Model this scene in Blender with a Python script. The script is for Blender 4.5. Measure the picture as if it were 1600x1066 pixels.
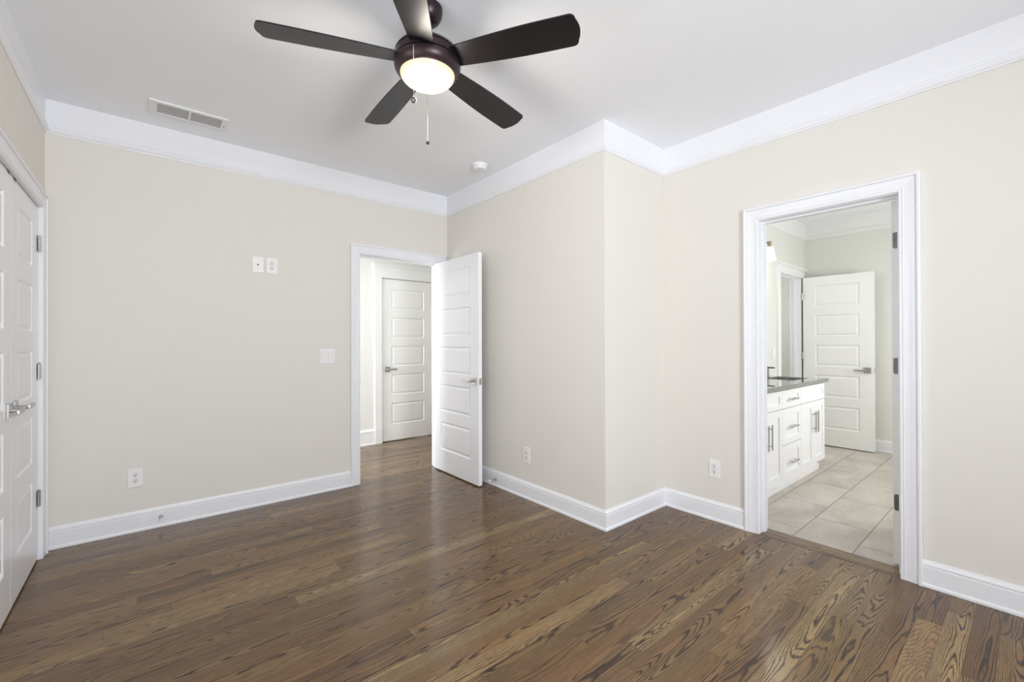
import bpy, bmesh, math
from math import pi, sin, cos, radians
from mathutils import Vector, Matrix

for o in list(bpy.data.objects):
    bpy.data.objects.remove(o, do_unlink=True)
scene = bpy.context.scene
COL = scene.collection

# ------------------------------------------------------------------ camera
cam_d = bpy.data.cameras.new('camera')
cam_d.sensor_width = 36.0
cam_d.sensor_fit = 'HORIZONTAL'
cam_d.lens = 681.84 / 1600 * 36.0
cam_d.clip_start = 0.02
cam = bpy.data.objects.new('camera', cam_d)
COL.objects.link(cam)
_y, _p, _r = radians(39.714), radians(0.2291), radians(-0.1573)
Fv = Vector((sin(_y) * cos(_p), cos(_y) * cos(_p), sin(_p)))
Rv = Vector((cos(_y), -sin(_y), 0))
Uv = Rv.cross(Fv)
Rv, Uv = Rv * cos(_r) + Uv * sin(_r), -Rv * sin(_r) + Uv * cos(_r)
M = Matrix((Rv, Uv, -Fv)).transposed().to_4x4()
M.translation = Vector((0, 0, 1.25))
cam.matrix_world = M
scene.camera = cam

# ------------------------------------------------------------------ world, light, exposure
scene.view_settings.view_transform = 'Standard'
scene.view_settings.look = 'None'
scene.view_settings.gamma = 1.0
scene.view_settings.use_curve_mapping = False
scene.view_settings.exposure = 0.07
try:
    scene.cycles.max_bounces = 10
    scene.cycles.diffuse_bounces = 7
    scene.cycles.glossy_bounces = 4
    scene.cycles.transmission_bounces = 6
    scene.cycles.transparent_max_bounces = 8
    scene.cycles.sample_clamp_indirect = 4.0
    scene.cycles.caustics_reflective = False
    scene.cycles.caustics_refractive = False
    scene.cycles.use_denoising = True
except Exception:
    pass

world = bpy.data.worlds.new('world')
scene.world = world
world.use_nodes = True
wn = world.node_tree
bg = wn.nodes['Background']
bg.inputs[0].default_value = (0.75, 0.86, 1.0, 1)
bg.inputs[1].default_value = 0.5


def area(name, loc, target, sx, sy, power, color=(1, 1, 1)):
    l = bpy.data.lights.new(name, 'AREA')
    l.shape = 'RECTANGLE'
    l.size = sx
    l.size_y = sy
    l.energy = power
    l.color = color
    o = bpy.data.objects.new(name, l)
    o.location = loc
    d = Vector(target) - Vector(loc)
    o.rotation_euler = d.to_track_quat('-Z', 'Y').to_euler()
    COL.objects.link(o)
    return o


def point(name, loc, power, color, r=0.05):
    l = bpy.data.lights.new(name, 'POINT')
    l.energy = power
    l.color = color
    l.shadow_soft_size = r
    o = bpy.data.objects.new(name, l)
    o.location = loc
    COL.objects.link(o)
    return o


DAY = (0.92, 0.975, 1.06)
# daylight at two guessed windows behind the camera, plus added unseen fill lights
area('window_daylight', (0.55, -2.72, 1.45), (0.70, 1.5, 2.55), 1.20, 1.60, 165, DAY)
area('window_daylight', (2.10, -2.72, 1.45), (1.80, 1.5, 2.30), 1.20, 1.60, 4, DAY)
area('window_daylight', (-0.61, 1.45, 1.45), (2.6, 1.8, 1.60), 1.20, 1.60, 23, DAY)  # added light at the left wall window, brightens the side and right walls
area('hall_daylight', (-0.88, 4.6, 1.45), (3.0, 4.6, 1.2), 1.0, 1.5, 100, (0.93, 0.98, 1.05))  # added fill that brightens the hall, its source is unseen
area('bath_daylight', (4.9, -0.62, 1.5), (4.7, 2.0, 0.7), 1.2, 1.1, 42, (0.97, 0.99, 1.0))  # added fill aimed low at the vanity fronts, no bathroom window is known
area('toilet_room_daylight', (5.75, 3.05, 1.7), (5.75, 1.9, 1.2), 0.7, 0.9, 11, (0.93, 0.97, 1.0))  # added fill standing inside the windowless room to brighten its doorway

# ------------------------------------------------------------------ materials
MATS = {}


def pbsdf(name):
    m = bpy.data.materials.new(name)
    m.use_nodes = True
    return m, m.node_tree, m.node_tree.nodes['Principled BSDF']


def simple(name, col, rough=0.5, metal=0.0, bump=0.0, bscale=200.0, coat=0.0, var=0.02):
    m, nt, b = pbsdf(name)
    n = nt.nodes.new('ShaderNodeTexNoise')
    n.inputs['Scale'].default_value = bscale
    n.inputs['Detail'].default_value = 3
    tc = nt.nodes.new('ShaderNodeTexCoord')
    nt.links.new(tc.outputs['Object'], n.inputs['Vector'])
    mix = nt.nodes.new('ShaderNodeMix')
    mix.data_type = 'RGBA'
    mix.inputs[6].default_value = (*[c * (1 - var) for c in col], 1)
    mix.inputs[7].default_value = (*[min(1, c * (1 + var)) for c in col], 1)
    nt.links.new(n.outputs['Fac'], mix.inputs[0])
    nt.links.new(mix.outputs[2], b.inputs['Base Color'])
    b.inputs['Roughness'].default_value = rough
    b.inputs['Metallic'].default_value = metal
    b.inputs['Coat Weight'].default_value = coat
    if bump > 0:
        bp = nt.nodes.new('ShaderNodeBump')
        bp.inputs['Strength'].default_value = bump
        bp.inputs['Distance'].default_value = 0.002
        nt.links.new(n.outputs['Fac'], bp.inputs['Height'])
        nt.links.new(bp.outputs[0], b.inputs['Normal'])
    MATS[name] = m
    return m


M_WALL = simple('wall_paint', (0.755, 0.725, 0.670), 0.62, bump=0.12, bscale=160)
M_BATHWALL = simple('bath_wall_paint', (0.725, 0.725, 0.675), 0.6, bump=0.12, bscale=160)
M_HALLWALL = simple('hall_wall_paint', (0.78, 0.77, 0.73), 0.6, bump=0.12, bscale=160)
M_CEIL = simple('ceiling_paint', (0.895, 0.905, 0.93), 0.85, bump=0.1, bscale=180)
M_TRIM = simple('trim_paint', (0.835, 0.84, 0.86), 0.32, bscale=30, var=0.006)
M_TRIMW = simple('bath_trim_paint', (0.82, 0.825, 0.815), 0.32, bscale=30, var=0.006)
M_DOOR = simple('door_paint', (0.86, 0.865, 0.885), 0.28, bscale=30, var=0.006)
M_DOORWARM = simple('bath_door_paint', (0.84, 0.84, 0.82), 0.35, bscale=30, var=0.006)
M_NICKEL = simple('satin_nickel', (0.50, 0.49, 0.47), 0.28, 1.0, bscale=60)
M_HINGE = simple('dark_nickel', (0.17, 0.165, 0.155), 0.45, 0.9, bscale=60)  # nickel with the dark reflections of the bathroom hinges put into its colour
M_DARKMETAL = simple('dark_screw', (0.09, 0.09, 0.09), 0.4, 0.8)
M_DARK = simple('dark_slot', (0.02, 0.02, 0.02), 0.8)
M_PLATE = simple('plate_plastic', (0.86, 0.845, 0.83), 0.35, bscale=40, var=0.005)
M_RECEPT = simple('receptacle_plastic', (0.78, 0.765, 0.75), 0.4, bscale=40, var=0.005)
M_RUBBER = simple('white_rubber', (0.8, 0.8, 0.78), 0.6)
M_BRONZE = simple('bronze_metal', (0.050, 0.034, 0.036), 0.36, 0.75, bscale=50, var=0.08)
M_BLADE = simple('espresso_blade', (0.010, 0.008, 0.009), 0.33, bscale=25, var=0.2)
M_BLADE.node_tree.nodes['Principled BSDF'].inputs['Specular IOR Level'].default_value = 0.35
M_CAB = simple('cabinet_paint', (0.87, 0.87, 0.88), 0.35, bscale=30, var=0.006)
M_SINK = simple('sink_porcelain', (0.80, 0.79, 0.77), 0.15)
M_VENT = simple('vent_metal', (0.80, 0.80, 0.80), 0.45, bscale=50, var=0.01)
M_VENTIN = simple('vent_shadow', (0.68, 0.68, 0.69), 0.8)
M_GAP = simple('dark_interior', (0.10, 0.10, 0.10), 0.9)  # dark paint standing in for the shade behind the closet door gaps
M_PLASTICW = simple('detector_plastic', (0.82, 0.82, 0.81), 0.45, bscale=40, var=0.01)
M_BRASS = simple('warm_nickel', (0.55, 0.48, 0.38), 0.3, 1.0)


def emissive(name, col, strength, edge=None):
    m, nt, b = pbsdf(name)
    b.inputs['Base Color'].default_value = (0.9, 0.88, 0.82, 1)
    b.inputs['Roughness'].default_value = 0.3
    b.inputs['Emission Color'].default_value = (*col, 1)
    b.inputs['Emission Strength'].default_value = strength
    n = nt.nodes.new('ShaderNodeTexNoise')
    n.inputs['Scale'].default_value = 14
    r = nt.nodes.new('ShaderNodeMapRange')
    r.inputs['To Min'].default_value = strength * 0.94
    r.inputs['To Max'].default_value = strength * 1.06
    nt.links.new(n.outputs['Fac'], r.inputs['Value'])
    nt.links.new(r.outputs[0], b.inputs['Emission Strength'])
    return m


def bowl_mat():
    m, nt, b = pbsdf('frosted_bowl_lit')
    N = NT(nt)
    tc = nt.nodes.new('ShaderNodeTexCoord')
    vm = nt.nodes.new('ShaderNodeVectorMath')
    vm.operation = 'MULTIPLY'
    nt.links.new(tc.outputs['Object'], vm.inputs[0])
    vm.inputs[1].default_value = (1, 1, 0)
    vl = nt.nodes.new('ShaderNodeVectorMath')
    vl.operation = 'LENGTH'
    nt.links.new(vm.outputs[0], vl.inputs[0])
    f = N.m('DIVIDE', vl.outputs['Value'], 0.12)
    c = N.ramp(f, [(0.0, (1.0, 0.97, 0.86)), (0.6, (1.0, 0.93, 0.74)), (1.0, (1.0, 0.84, 0.52))])
    nt.links.new(c, b.inputs['Emission Color'])
    nt.links.new(N.rng(f, 0.0, 1.0, 1.05, 0.72), b.inputs['Emission Strength'])
    b.inputs['Base Color'].default_value = (0.35, 0.32, 0.25, 1)
    b.inputs['Roughness'].default_value = 0.3
    return m



M_SHADE = emissive('glass_shade_lit', (1.0, 0.97, 0.88), 1.6)
M_CEILDISC = emissive('ceiling_disc_lit', (1.0, 0.96, 0.88), 3.0)


def glass_pane():
    m, nt, b = pbsdf('window_glass')
    tr = nt.nodes.new('ShaderNodeBsdfTransparent')
    gl = nt.nodes.new('ShaderNodeBsdfGlossy')
    gl.inputs['Roughness'].default_value = 0.02
    fr = nt.nodes.new('ShaderNodeFresnel')
    mx = nt.nodes.new('ShaderNodeMixShader')
    nt.links.new(fr.outputs[0], mx.inputs[0])
    nt.links.new(tr.outputs[0], mx.inputs[1])
    nt.links.new(gl.outputs[0], mx.inputs[2])
    nt.links.new(mx.outputs[0], nt.nodes['Material Output'].inputs[0])
    return m


M_GLASS = glass_pane()


class NT:
    """tiny helper to write shader maths"""

    def __init__(s, nt):
        s.nt = nt

    def set(s, n, i, v):
        if hasattr(v, 'is_output') or isinstance(v, bpy.types.NodeSocket):
            s.nt.links.new(v, n.inputs[i])
        else:
            n.inputs[i].default_value = v

    def m(s, op, a, b=0.0, c=0.0, clamp=False):
        n = s.nt.nodes.new('ShaderNodeMath')
        n.operation = op
        n.use_clamp = clamp
        s.set(n, 0, a)
        s.set(n, 1, b)
        s.set(n, 2, c)
        return n.outputs[0]

    def xyz(s, x, y, z):
        n = s.nt.nodes.new('ShaderNodeCombineXYZ')
        s.set(n, 0, x)
        s.set(n, 1, y)
        s.set(n, 2, z)
        return n.outputs[0]

    def noise(s, vec, scale, detail=2.0, rough=0.5, dist=0.0):
        n = s.nt.nodes.new('ShaderNodeTexNoise')
        s.set(n, 'Vector', vec)
        n.inputs['Scale'].default_value = scale
        n.inputs['Detail'].default_value = detail
        n.inputs['Roughness'].default_value = rough
        n.inputs['Distortion'].default_value = dist
        return n.outputs['Fac']

    def white(s, vec):
        n = s.nt.nodes.new('ShaderNodeTexWhiteNoise')
        n.noise_dimensions = '3D'
        s.set(n, 'Vector', vec)
        return n.outputs['Value']

    def ramp(s, f, stops):
        n = s.nt.nodes.new('ShaderNodeValToRGB')
        while len(n.color_ramp.elements) < len(stops):
            n.color_ramp.elements.new(0.5)
        for e, (p, c) in zip(n.color_ramp.elements, stops):
            e.position = p
            e.color = (*c, 1) if len(c) == 3 else c
        s.set(n, 0, f)
        return n.outputs[0]

    def mix(s, f, a, b, mode='MIX'):
        n = s.nt.nodes.new('ShaderNodeMix')
        n.data_type = 'RGBA'
        n.blend_type = mode
        s.set(n, 0, f)
        s.set(n, 6, a if not isinstance(a, tuple) else (*a, 1))
        s.set(n, 7, b if not isinstance(b, tuple) else (*b, 1))
        return n.outputs[2]

    def rng(s, v, a, b, c, d):
        n = s.nt.nodes.new('ShaderNodeMapRange')
        n.interpolation_type = 'SMOOTHSTEP'
        s.set(n, 0, v)
        n.inputs[1].default_value = a
        n.inputs[2].default_value = b
        n.inputs[3].default_value = c
        n.inputs[4].default_value = d
        return n.outputs[0]


def wood_floor(name, along='X'):
    m, nt, b = pbsdf(name)
    N = NT(nt)
    tc = nt.nodes.new('ShaderNodeTexCoord')
    sp = nt.nodes.new('ShaderNodeSeparateXYZ')
    nt.links.new(tc.outputs['Object'], sp.inputs[0])
    X, Y = (sp.outputs[0], sp.outputs[1]) if along == 'X' else (sp.outputs[1], sp.outputs[0])
    W = 0.083
    yy = N.m('DIVIDE', N.m('ADD', Y, 8.3 - 0.273 + 0.083), W)
    row = N.m('FLOOR', yy)
    vf = N.m('FRACT', yy)
    rsh = N.white(N.xyz(row, 3.7, 0.0))
    rsh2 = N.white(N.xyz(row, 9.1, 2.0))
    L = N.m('ADD', 0.85, N.m('MULTIPLY', rsh2, 0.75))
    xx = N.m('DIVIDE', N.m('ADD', X, N.m('ADD', 20.0, N.m('MULTIPLY', rsh, 3.0))), L)
    colm = N.m('FLOOR', xx)
    uf = N.m('FRACT', xx)
    pid = N.white(N.xyz(row, colm, 1.3))
    pid2 = N.white(N.xyz(row, colm, 7.7))
    pid3 = N.white(N.xyz(row, colm, 5.1))
    # growth-ring height field: stretched along the board, dome across it
    vc = N.m('SUBTRACT', vf, 0.5)
    px = N.m('ADD', X, N.m('MULTIPLY', pid, 37.0))
    py = N.m('ADD', N.m('MULTIPLY', vc, W), N.m('MULTIPLY', pid2, 11.0))
    h1 = N.noise(N.xyz(N.m('MULTIPLY', px, 0.95), N.m('MULTIPLY', py, 6.0), pid3), 1.0, 2.0, 0.45, 0.15)
    h2 = N.noise(N.xyz(N.m('MULTIPLY', px, 7.0), N.m('MULTIPLY', py, 60.0), pid3), 1.0, 2.0, 0.5)
    h3 = N.noise(N.xyz(N.m('MULTIPLY', px, 55.0), N.m('MULTIPLY', py, 260.0), pid3), 1.0, 2.0, 0.5)
    # cathedral centre line drifts along the board
    drift = N.m('MULTIPLY', N.m('SUBTRACT', pid2, 0.5), 0.9)
    vd = N.m('SUBTRACT', vc, drift)
    par = N.m('MULTIPLY', N.m('MULTIPLY', vd, vd), N.m('ADD', 0.15, N.m('MULTIPLY', pid3, 1.1)))
    hh = N.m('ADD', N.m('ADD', N.m('MULTIPLY', h1, 1.0), par),
             N.m('ADD', N.m('MULTIPLY', h2, 0.040), N.m('MULTIPLY', h3, 0.008)))
    freq = N.m('ADD', 17.0, N.m('MULTIPLY', pid, 15.0))
    ph = N.m('FRACT', N.m('MULTIPLY', hh, freq))
    # asymmetric ring: sharp dark late-wood line fading back
    ring = N.m('MULTIPLY', N.rng(ph, 0.50, 0.72, 0.0, 1.0), N.rng(ph, 0.86, 0.98, 1.0, 0.0))
    ringamt = N.m('MULTIPLY', ring, N.rng(pid3, 0.0, 0.3, 0.45, 1.0))
    # broken ring lines
    brk = N.noise(N.xyz(N.m('MULTIPLY', px, 14.0), N.m('MULTIPLY', py, 150.0), 4.0), 1.0, 3.0, 0.6)
    ringamt = N.m('MULTIPLY', ringamt, N.rng(brk, 0.30, 0.50, 0.45, 1.0))
    pores = N.noise(N.xyz(N.m('MULTIPLY', px, 16.0), N.m('MULTIPLY', py, 520.0), 2.0), 1.0, 2.0, 0.6)
    pore = N.rng(pores, 0.46, 0.66, 0.0, 1.0)
    dashn = N.noise(N.xyz(N.m('MULTIPLY', px, 6.0), N.m('MULTIPLY', py, 165.0), 6.0), 1.0, 3.0, 0.55)
    dash = N.rng(dashn, 0.54, 0.66, 0.0, 1.0)
    base = N.ramp(pid, [(0.0, (0.162, 0.092, 0.042)), (0.35, (0.205, 0.120, 0.053)),
                        (0.7, (0.235, 0.142, 0.063)), (0.90, (0.265, 0.167, 0.075)), (1.0, (0.34, 0.232, 0.112))])
    warm = N.ramp(pid2, [(0.0, (1.05, 0.98, 0.93)), (0.5, (1.0, 1.0, 1.0)), (1.0, (0.96, 1.0, 0.98))])
    base = N.mix(1.0, base, warm, 'MULTIPLY')
    cloud = N.noise(N.xyz(N.m('MULTIPLY', px, 2.5), N.m('MULTIPLY', py, 18.0), 8.0), 1.0, 2.0)
    base = N.mix(1.0, base, N.ramp(cloud, [(0.3, (0.86, 0.85, 0.85)), (0.7, (1.14, 1.14, 1.12))]), 'MULTIPLY')
    c = N.mix(N.m('MULTIPLY', ringamt, 0.95), base, (0.026, 0.015, 0.012))
    c = N.mix(N.m('MULTIPLY', pore, 0.42), c, (0.060, 0.034, 0.022))
    c = N.mix(N.m('MULTIPLY', dash, 0.42), c, (0.050, 0.028, 0.020))
    # seams between boards
    e1 = N.m('MULTIPLY', N.m('MINIMUM', vf, N.m('SUBTRACT', 1.0, vf)), W)
    e2 = N.m('MULTIPLY', N.m('MINIMUM', uf, N.m('SUBTRACT', 1.0, uf)), L)
    e = N.m('MINIMUM', e1, e2)
    seam = N.rng(e, 0.0003, 0.0013, 1.0, 0.0)
    c = N.mix(N.m('MULTIPLY', seam, 0.65), c, (0.035, 0.022, 0.018))
    nt.links.new(c, b.inputs['Base Color'])
    rough = N.m('ADD', 0.15, N.m('ADD', N.m('MULTIPLY', pore, 0.05), N.m('MULTIPLY', ringamt, 0.03)))
    nt.links.new(rough, b.inputs['Roughness'])
    b.inputs['Specular IOR Level'].default_value = 0.42
    bp = nt.nodes.new('ShaderNodeBump')
    bp.inputs['Strength'].default_value = 0.16
    bp.inputs['Distance'].default_value = 0.0005
    hgt = N.m('SUBTRACT', 1.0, N.m('ADD', N.m('MULTIPLY', seam, 1.0), N.m('MULTIPLY', pore, 0.25)))
    nt.links.new(hgt, bp.inputs['Height'])
    nt.links.new(bp.outputs[0], b.inputs['Normal'])
    return m


def tile_floor():
    m, nt, b = pbsdf('stone_look_tile')
    N = NT(nt)
    tc = nt.nodes.new('ShaderNodeTexCoord')
    sp = nt.nodes.new('ShaderNodeSeparateXYZ')
    nt.links.new(tc.outputs['Object'], sp.inputs[0])
    X, Y = sp.outputs[0], sp.outputs[1]
    H, Wd = 0.311, 0.600
    yy = N.m('DIVIDE', N.m('SUBTRACT', Y, 0.704 - H * 20), H)
    row = N.m('FLOOR', yy)
    vf = N.m('FRACT', yy)
    par = N.m('MODULO', row, 2.0)
    xx = N.m('DIVIDE', N.m('ADD', N.m('SUBTRACT', X, 3.652 - 12.0), N.m('MULTIPLY', par, 0.300)), Wd)
    colm = N.m('FLOOR', xx)
    uf = N.m('FRACT', xx)
    pid = N.white(N.xyz(row, colm, 2.2))
    e1 = N.m('MULTIPLY', N.m('MINIMUM', vf, N.m('SUBTRACT', 1.0, vf)), H)
    e2 = N.m('MULTIPLY', N.m('MINIMUM', uf, N.m('SUBTRACT', 1.0, uf)), Wd)
    e = N.m('MINIMUM', e1, e2)
    g = N.rng(e, 0.0018, 0.0032, 1.0, 0.0)
    off = N.m('MULTIPLY', pid, 40.0)
    v = N.xyz(N.m('ADD', X, off), N.m('MULTIPLY', Y, 1.7), off)
    n1 = N.noise(v, 3.0, 5.0, 0.55, 0.4)
    n2 = N.noise(v, 22.0, 3.0, 0.6)
    f = N.m('ADD', N.m('MULTIPLY', n1, 0.85), N.m('MULTIPLY', n2, 0.15))
    c = N.ramp(f, [(0.32, (0.40, 0.345, 0.295)), (0.5, (0.50, 0.45, 0.395)), (0.68, (0.58, 0.54, 0.485))])
    c = N.mix(1.0, c, N.ramp(pid, [(0.0, (0.94, 0.93, 0.93)), (1.0, (1.05, 1.05, 1.04))]), 'MULTIPLY')
    c = N.mix(g, c, (0.235, 0.185, 0.155))
    nt.links.new(c, b.inputs['Base Color'])
    nt.links.new(N.m('ADD', 0.32, N.m('MULTIPLY', g, 0.5)), b.inputs['Roughness'])
    bp = nt.nodes.new('ShaderNodeBump')
    bp.inputs['Strength'].default_value = 0.6
    bp.inputs['Distance'].default_value = 0.0012
    nt.links.new(N.m('SUBTRACT', 1.0, g), bp.inputs['Height'])
    nt.links.new(bp.outputs[0], b.inputs['Normal'])
    return m


def quartz():
    m, nt, b = pbsdf('grey_quartz')
    N = NT(nt)
    tc = nt.nodes.new('ShaderNodeTexCoord')
    n = N.noise(tc.outputs['Object'], 90.0, 3.0, 0.6)
    n2 = N.noise(tc.outputs['Object'], 6.0, 3.0, 0.6)
    f = N.m('ADD', N.m('MULTIPLY', n, 0.7), N.m('MULTIPLY', n2, 0.3))
    c = N.ramp(f, [(0.35, (0.15, 0.146, 0.142)), (0.65, (0.20, 0.195, 0.19))])
    nt.links.new(c, b.inputs['Base Color'])
    b.inputs['Roughness'].default_value = 0.05
    b.inputs['Specular IOR Level'].default_value = 0.7
    b.inputs['Coat Weight'].default_value = 0.6
    b.inputs['Coat Roughness'].default_value = 0.03
    return m


M_BOWL = bowl_mat()
M_WOOD = wood_floor('oak_floor')
M_WOODY = wood_floor('oak_header_board', 'Y')
M_TILE = tile_floor()
M_QUARTZ = quartz()

# ------------------------------------------------------------------ mesh helpers


def box(bm, x0, x1, y0, y1, z0, z1, bev=0.0):
    if x0 > x1: x0, x1 = x1, x0
    if y0 > y1: y0, y1 = y1, y0
    if z0 > z1: z0, z1 = z1, z0
    t = bmesh.new()
    vs = [t.verts.new((x, y, z)) for x in (x0, x1) for y in (y0, y1) for z in (z0, z1)]
    for f in ((0, 1, 3, 2), (4, 6, 7, 5), (0, 4, 5, 1), (2, 3, 7, 6), (0, 2, 6, 4), (1, 5, 7, 3)):
        t.faces.new([vs[i] for i in f])
    if bev > 0:
        bmesh.ops.bevel(t, geom=list(t.edges), offset=bev, segments=2, affect='EDGES', profile=0.6)
    me = bpy.data.meshes.new('tmp')
    t.to_mesh(me)
    t.free()
    bm.from_mesh(me)
    bpy.data.meshes.remove(me)


def lathe(bm, prof, seg=48, mat=Matrix.Identity(4), cap=True):
    """prof: list of (r, z), bottom to top"""
    rings = []
    for r, z in prof:
        if r < 1e-6:
            rings.append([bm.verts.new(mat @ Vector((0, 0, z)))])
        else:
            rings.append([bm.verts.new(mat @ Vector((r * cos(2 * pi * i / seg), r * sin(2 * pi * i / seg), z)))
                          for i in range(seg)])
    for a, b in zip(rings[:-1], rings[1:]):
        for i in range(seg):
            j = (i + 1) % seg
            if len(a) == 1 and len(b) == 1:
                continue
            if len(a) == 1:
                bm.faces.new((a[0], b[j], b[i]))
            elif len(b) == 1:
                bm.faces.new((a[i], a[j], b[0]))
            else:
                bm.faces.new((a[i], a[j], b[j], b[i]))
    if cap:
        if len(rings[0]) > 1:
            bm.faces.new(list(reversed(rings[0])))
        if len(rings[-1]) > 1:
            bm.faces.new(rings[-1])


def tube(bm, pts, r, seg=12):
    pts = [Vector(p) for p in pts]
    rings = []
    up = Vector((0, 0, 1))
    for i, p in enumerate(pts):
        d = (pts[min(i + 1, len(pts) - 1)] - pts[max(i - 1, 0)]).normalized()
        a = d.cross(up if abs(d.z) < 0.95 else Vector((1, 0, 0))).normalized()
        b = d.cross(a)
        rings.append([bm.verts.new(p + (a * cos(2 * pi * k / seg) + b * sin(2 * pi * k / seg)) * r) for k in range(seg)])
    for a, b in zip(rings[:-1], rings[1:]):
        for i in range(seg):
            j = (i + 1) % seg
            bm.faces.new((a[i], a[j], b[j], b[i]))
    bm.faces.new(list(reversed(rings[0])))
    bm.faces.new(rings[-1])


def sweep(bm, path, prof, mp):
    """sweep a closed profile [(offset_left, height)] along an open 2-D path with mitred corners;
    mp(p2d, height) -> 3-D. Offset is to the left of the travel direction."""
    P = [Vector(p) for p in path]
    n = len(P)
    dirs = [(P[i + 1] - P[i]).normalized() for i in range(n - 1)]
    rings = []
    for i in range(n):
        if i == 0:
            nrm = Vector((-dirs[0].y, dirs[0].x))
        elif i == n - 1:
            nrm = Vector((-dirs[-1].y, dirs[-1].x))
        else:
            a = Vector((-dirs[i - 1].y, dirs[i - 1].x))
            b = Vector((-dirs[i].y, dirs[i].x))
            nrm = (a + b) / (1 + a.dot(b))
        rings.append([bm.verts.new(mp(P[i] + nrm * o, h)) for o, h in prof])
    k = len(prof)
    for a, b in zip(rings[:-1], rings[1:]):
        for i in range(k):
            j = (i + 1) % k
            bm.faces.new((a[i], a[j], b[j], b[i]))
    bm.faces.new(rings[0])
    bm.faces.new(list(reversed(rings[-1])))


def obj(name, bm, mat, parent=None, smooth=False, angle=35):
    bmesh.ops.recalc_face_normals(bm, faces=list(bm.faces))
    me = bpy.data.meshes.new(name)
    bm.to_mesh(me)
    bm.free()
    if mat:
        me.materials.append(mat)
    o = bpy.data.objects.new(name, me)
    COL.objects.link(o)
    if smooth:
        try:
            me.shade_smooth()
            me.set_sharp_from_angle(angle=radians(angle))
        except Exception:
            pass
    if parent:
        o.parent = parent
    return o


def tag(o, label=None, cat=None, group=None, kind=None):
    if label: o['label'] = label
    if cat: o['category'] = cat
    if group: o['group'] = group
    if kind: o['kind'] = kind
    return o


def empty(name, loc, rz=0.0):
    o = bpy.data.objects.new(name, None)
    o.empty_display_size = 0.05
    COL.objects.link(o)
    o.location = loc
    o.rotation_euler = (0, 0, rz)
    return o


def copy_tree(o, parent=None):
    c = o.copy()
    COL.objects.link(c)
    if parent: c.parent = parent
    for ch in [x for x in bpy.data.objects if x.parent == o]:
        copy_tree(ch, c)
    return c


def NB():
    return bmesh.new()


def struct(name, bm, mat, label, cat, smooth=False):
    return tag(obj(name, bm, mat, smooth=smooth), label, cat, kind='structure')


# ------------------------------------------------------------------ dimensions
YA, XE, XB, YC, XD = 3.847, -0.490, 2.337, 1.843, 3.059
ZC, ZM = 2.741, 2.533
YF = -2.60                      # wall behind the camera
TW = 0.12
XBATH = XD + 0.13               # bathroom side of the right wall
YV, XFAR = 1.880, 6.400         # bathroom vanity wall, end wall
YBF = -0.50
YH0, YH1 = YA + TW, 5.250       # hall
XH0, XH1 = -1.00, 4.20
DH = 2.040                      # clear door height

# ------------------------------------------------------------------ floors, ceilings
b = NB()
box(b, XE - 0.75, XB + 0.01, YF - TW, YA, -0.05, 0.0)
box(b, XB + 0.01, XBATH - 0.13, YF - TW, YC + 0.05, -0.05, 0.0)
box(b, XH0 - TW, XH1, YA, YH1 + 0.9, -0.05, 0.0)
struct('floor', b, M_WOOD, 'brown stained oak plank floor of the bedroom and hall', 'floor')
b = NB()
box(b, XD, XBATH - 0.002, 0.445, 1.185, -0.05, 0.0015)
struct('trim_1', b, M_WOODY, 'reddish brown oak threshold board in the bathroom doorway', 'threshold')
b = NB()
box(b, XBATH - 0.002, XFAR + TW, YBF - TW, 3.2, -0.05, 0.0)
struct('floor_bathroom', b, M_TILE, 'beige stone look rectangular tile floor of the bathroom', 'floor')
b = NB()
box(b, XE - 0.75, XD + 0.06, YF - TW, YA + 0.06, ZC, ZC + 0.1)
struct('ceiling', b, M_CEIL, 'flat light grey white bedroom ceiling', 'ceiling')
b = NB()
box(b, XH0 - TW, XH1, YA + 0.06, YH1 + 0.9, ZC, ZC + 0.1)
struct('ceiling_hall', b, M_CEIL, 'white ceiling of the hall beyond the open door', 'ceiling')
b = NB()
box(b, XD + 0.06, XFAR + TW, YBF - TW, 3.2, ZC, ZC + 0.1)
struct('ceiling_bathroom', b, M_CEIL, 'white ceiling of the bathroom', 'ceiling')

# ------------------------------------------------------------------ walls
EX0, EX1 = 1.440, 2.225         # entry opening (x)
b = NB()                        # back wall with the entry door
box(b, XE - TW, EX0 - 0.02, YA, YA + TW, 0, ZC)
box(b, EX1 + 0.02, XB + 0.75, YA, YA + TW, 0, ZC)
box(b, EX0 - 0.02, EX1 + 0.02, YA, YA + TW, DH + 0.02, ZC)
struct('wall_back', b, M_WALL, 'beige back wall with the open entry door', 'wall')
b = NB()
box(b, XB, XB + TW, YC + TW, YA, 0, ZC)
struct('wall_side', b, M_WALL, 'beige wall behind the open entry door', 'wall')
b = NB()
box(b, XB, XD + 0.01, YC, YC + TW, 0, ZC)
struct('wall_return', b, M_WALL, 'short beige wall between outside corner and inside corner', 'wall')
BY0, BY1 = 0.470, 1.160         # bathroom opening (y)
b = NB()
box(b, XD, XBATH, YF - TW, BY0 - 0.02, 0, ZC)
box(b, XD, XBATH, BY1 + 0.02, YC + TW, 0, ZC)
box(b, XD, XBATH, BY0 - 0.02, BY1 + 0.02, DH + 0.02, ZC)
struct('wall_right', b, M_WALL, 'beige right wall with the cased bathroom doorway', 'wall')
CY0, CY1 = 2.430, 3.705         # closet opening
b = NB()
box(b, XE - TW, XE, YF - TW, 0.80, 0, ZC)
box(b, XE - TW, XE, 2.10, CY0 - 0.02, 0, ZC)
box(b, XE - TW, XE, 0.80, 2.10, 0, 0.72)
box(b, XE - TW, XE, 0.80, 2.10, 2.28, ZC)
box(b, XE - TW, XE, CY1 + 0.02, YA, 0, ZC)
box(b, XE - TW, XE, CY0 - 0.02, CY1 + 0.02, DH + 0.025, ZC)
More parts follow.
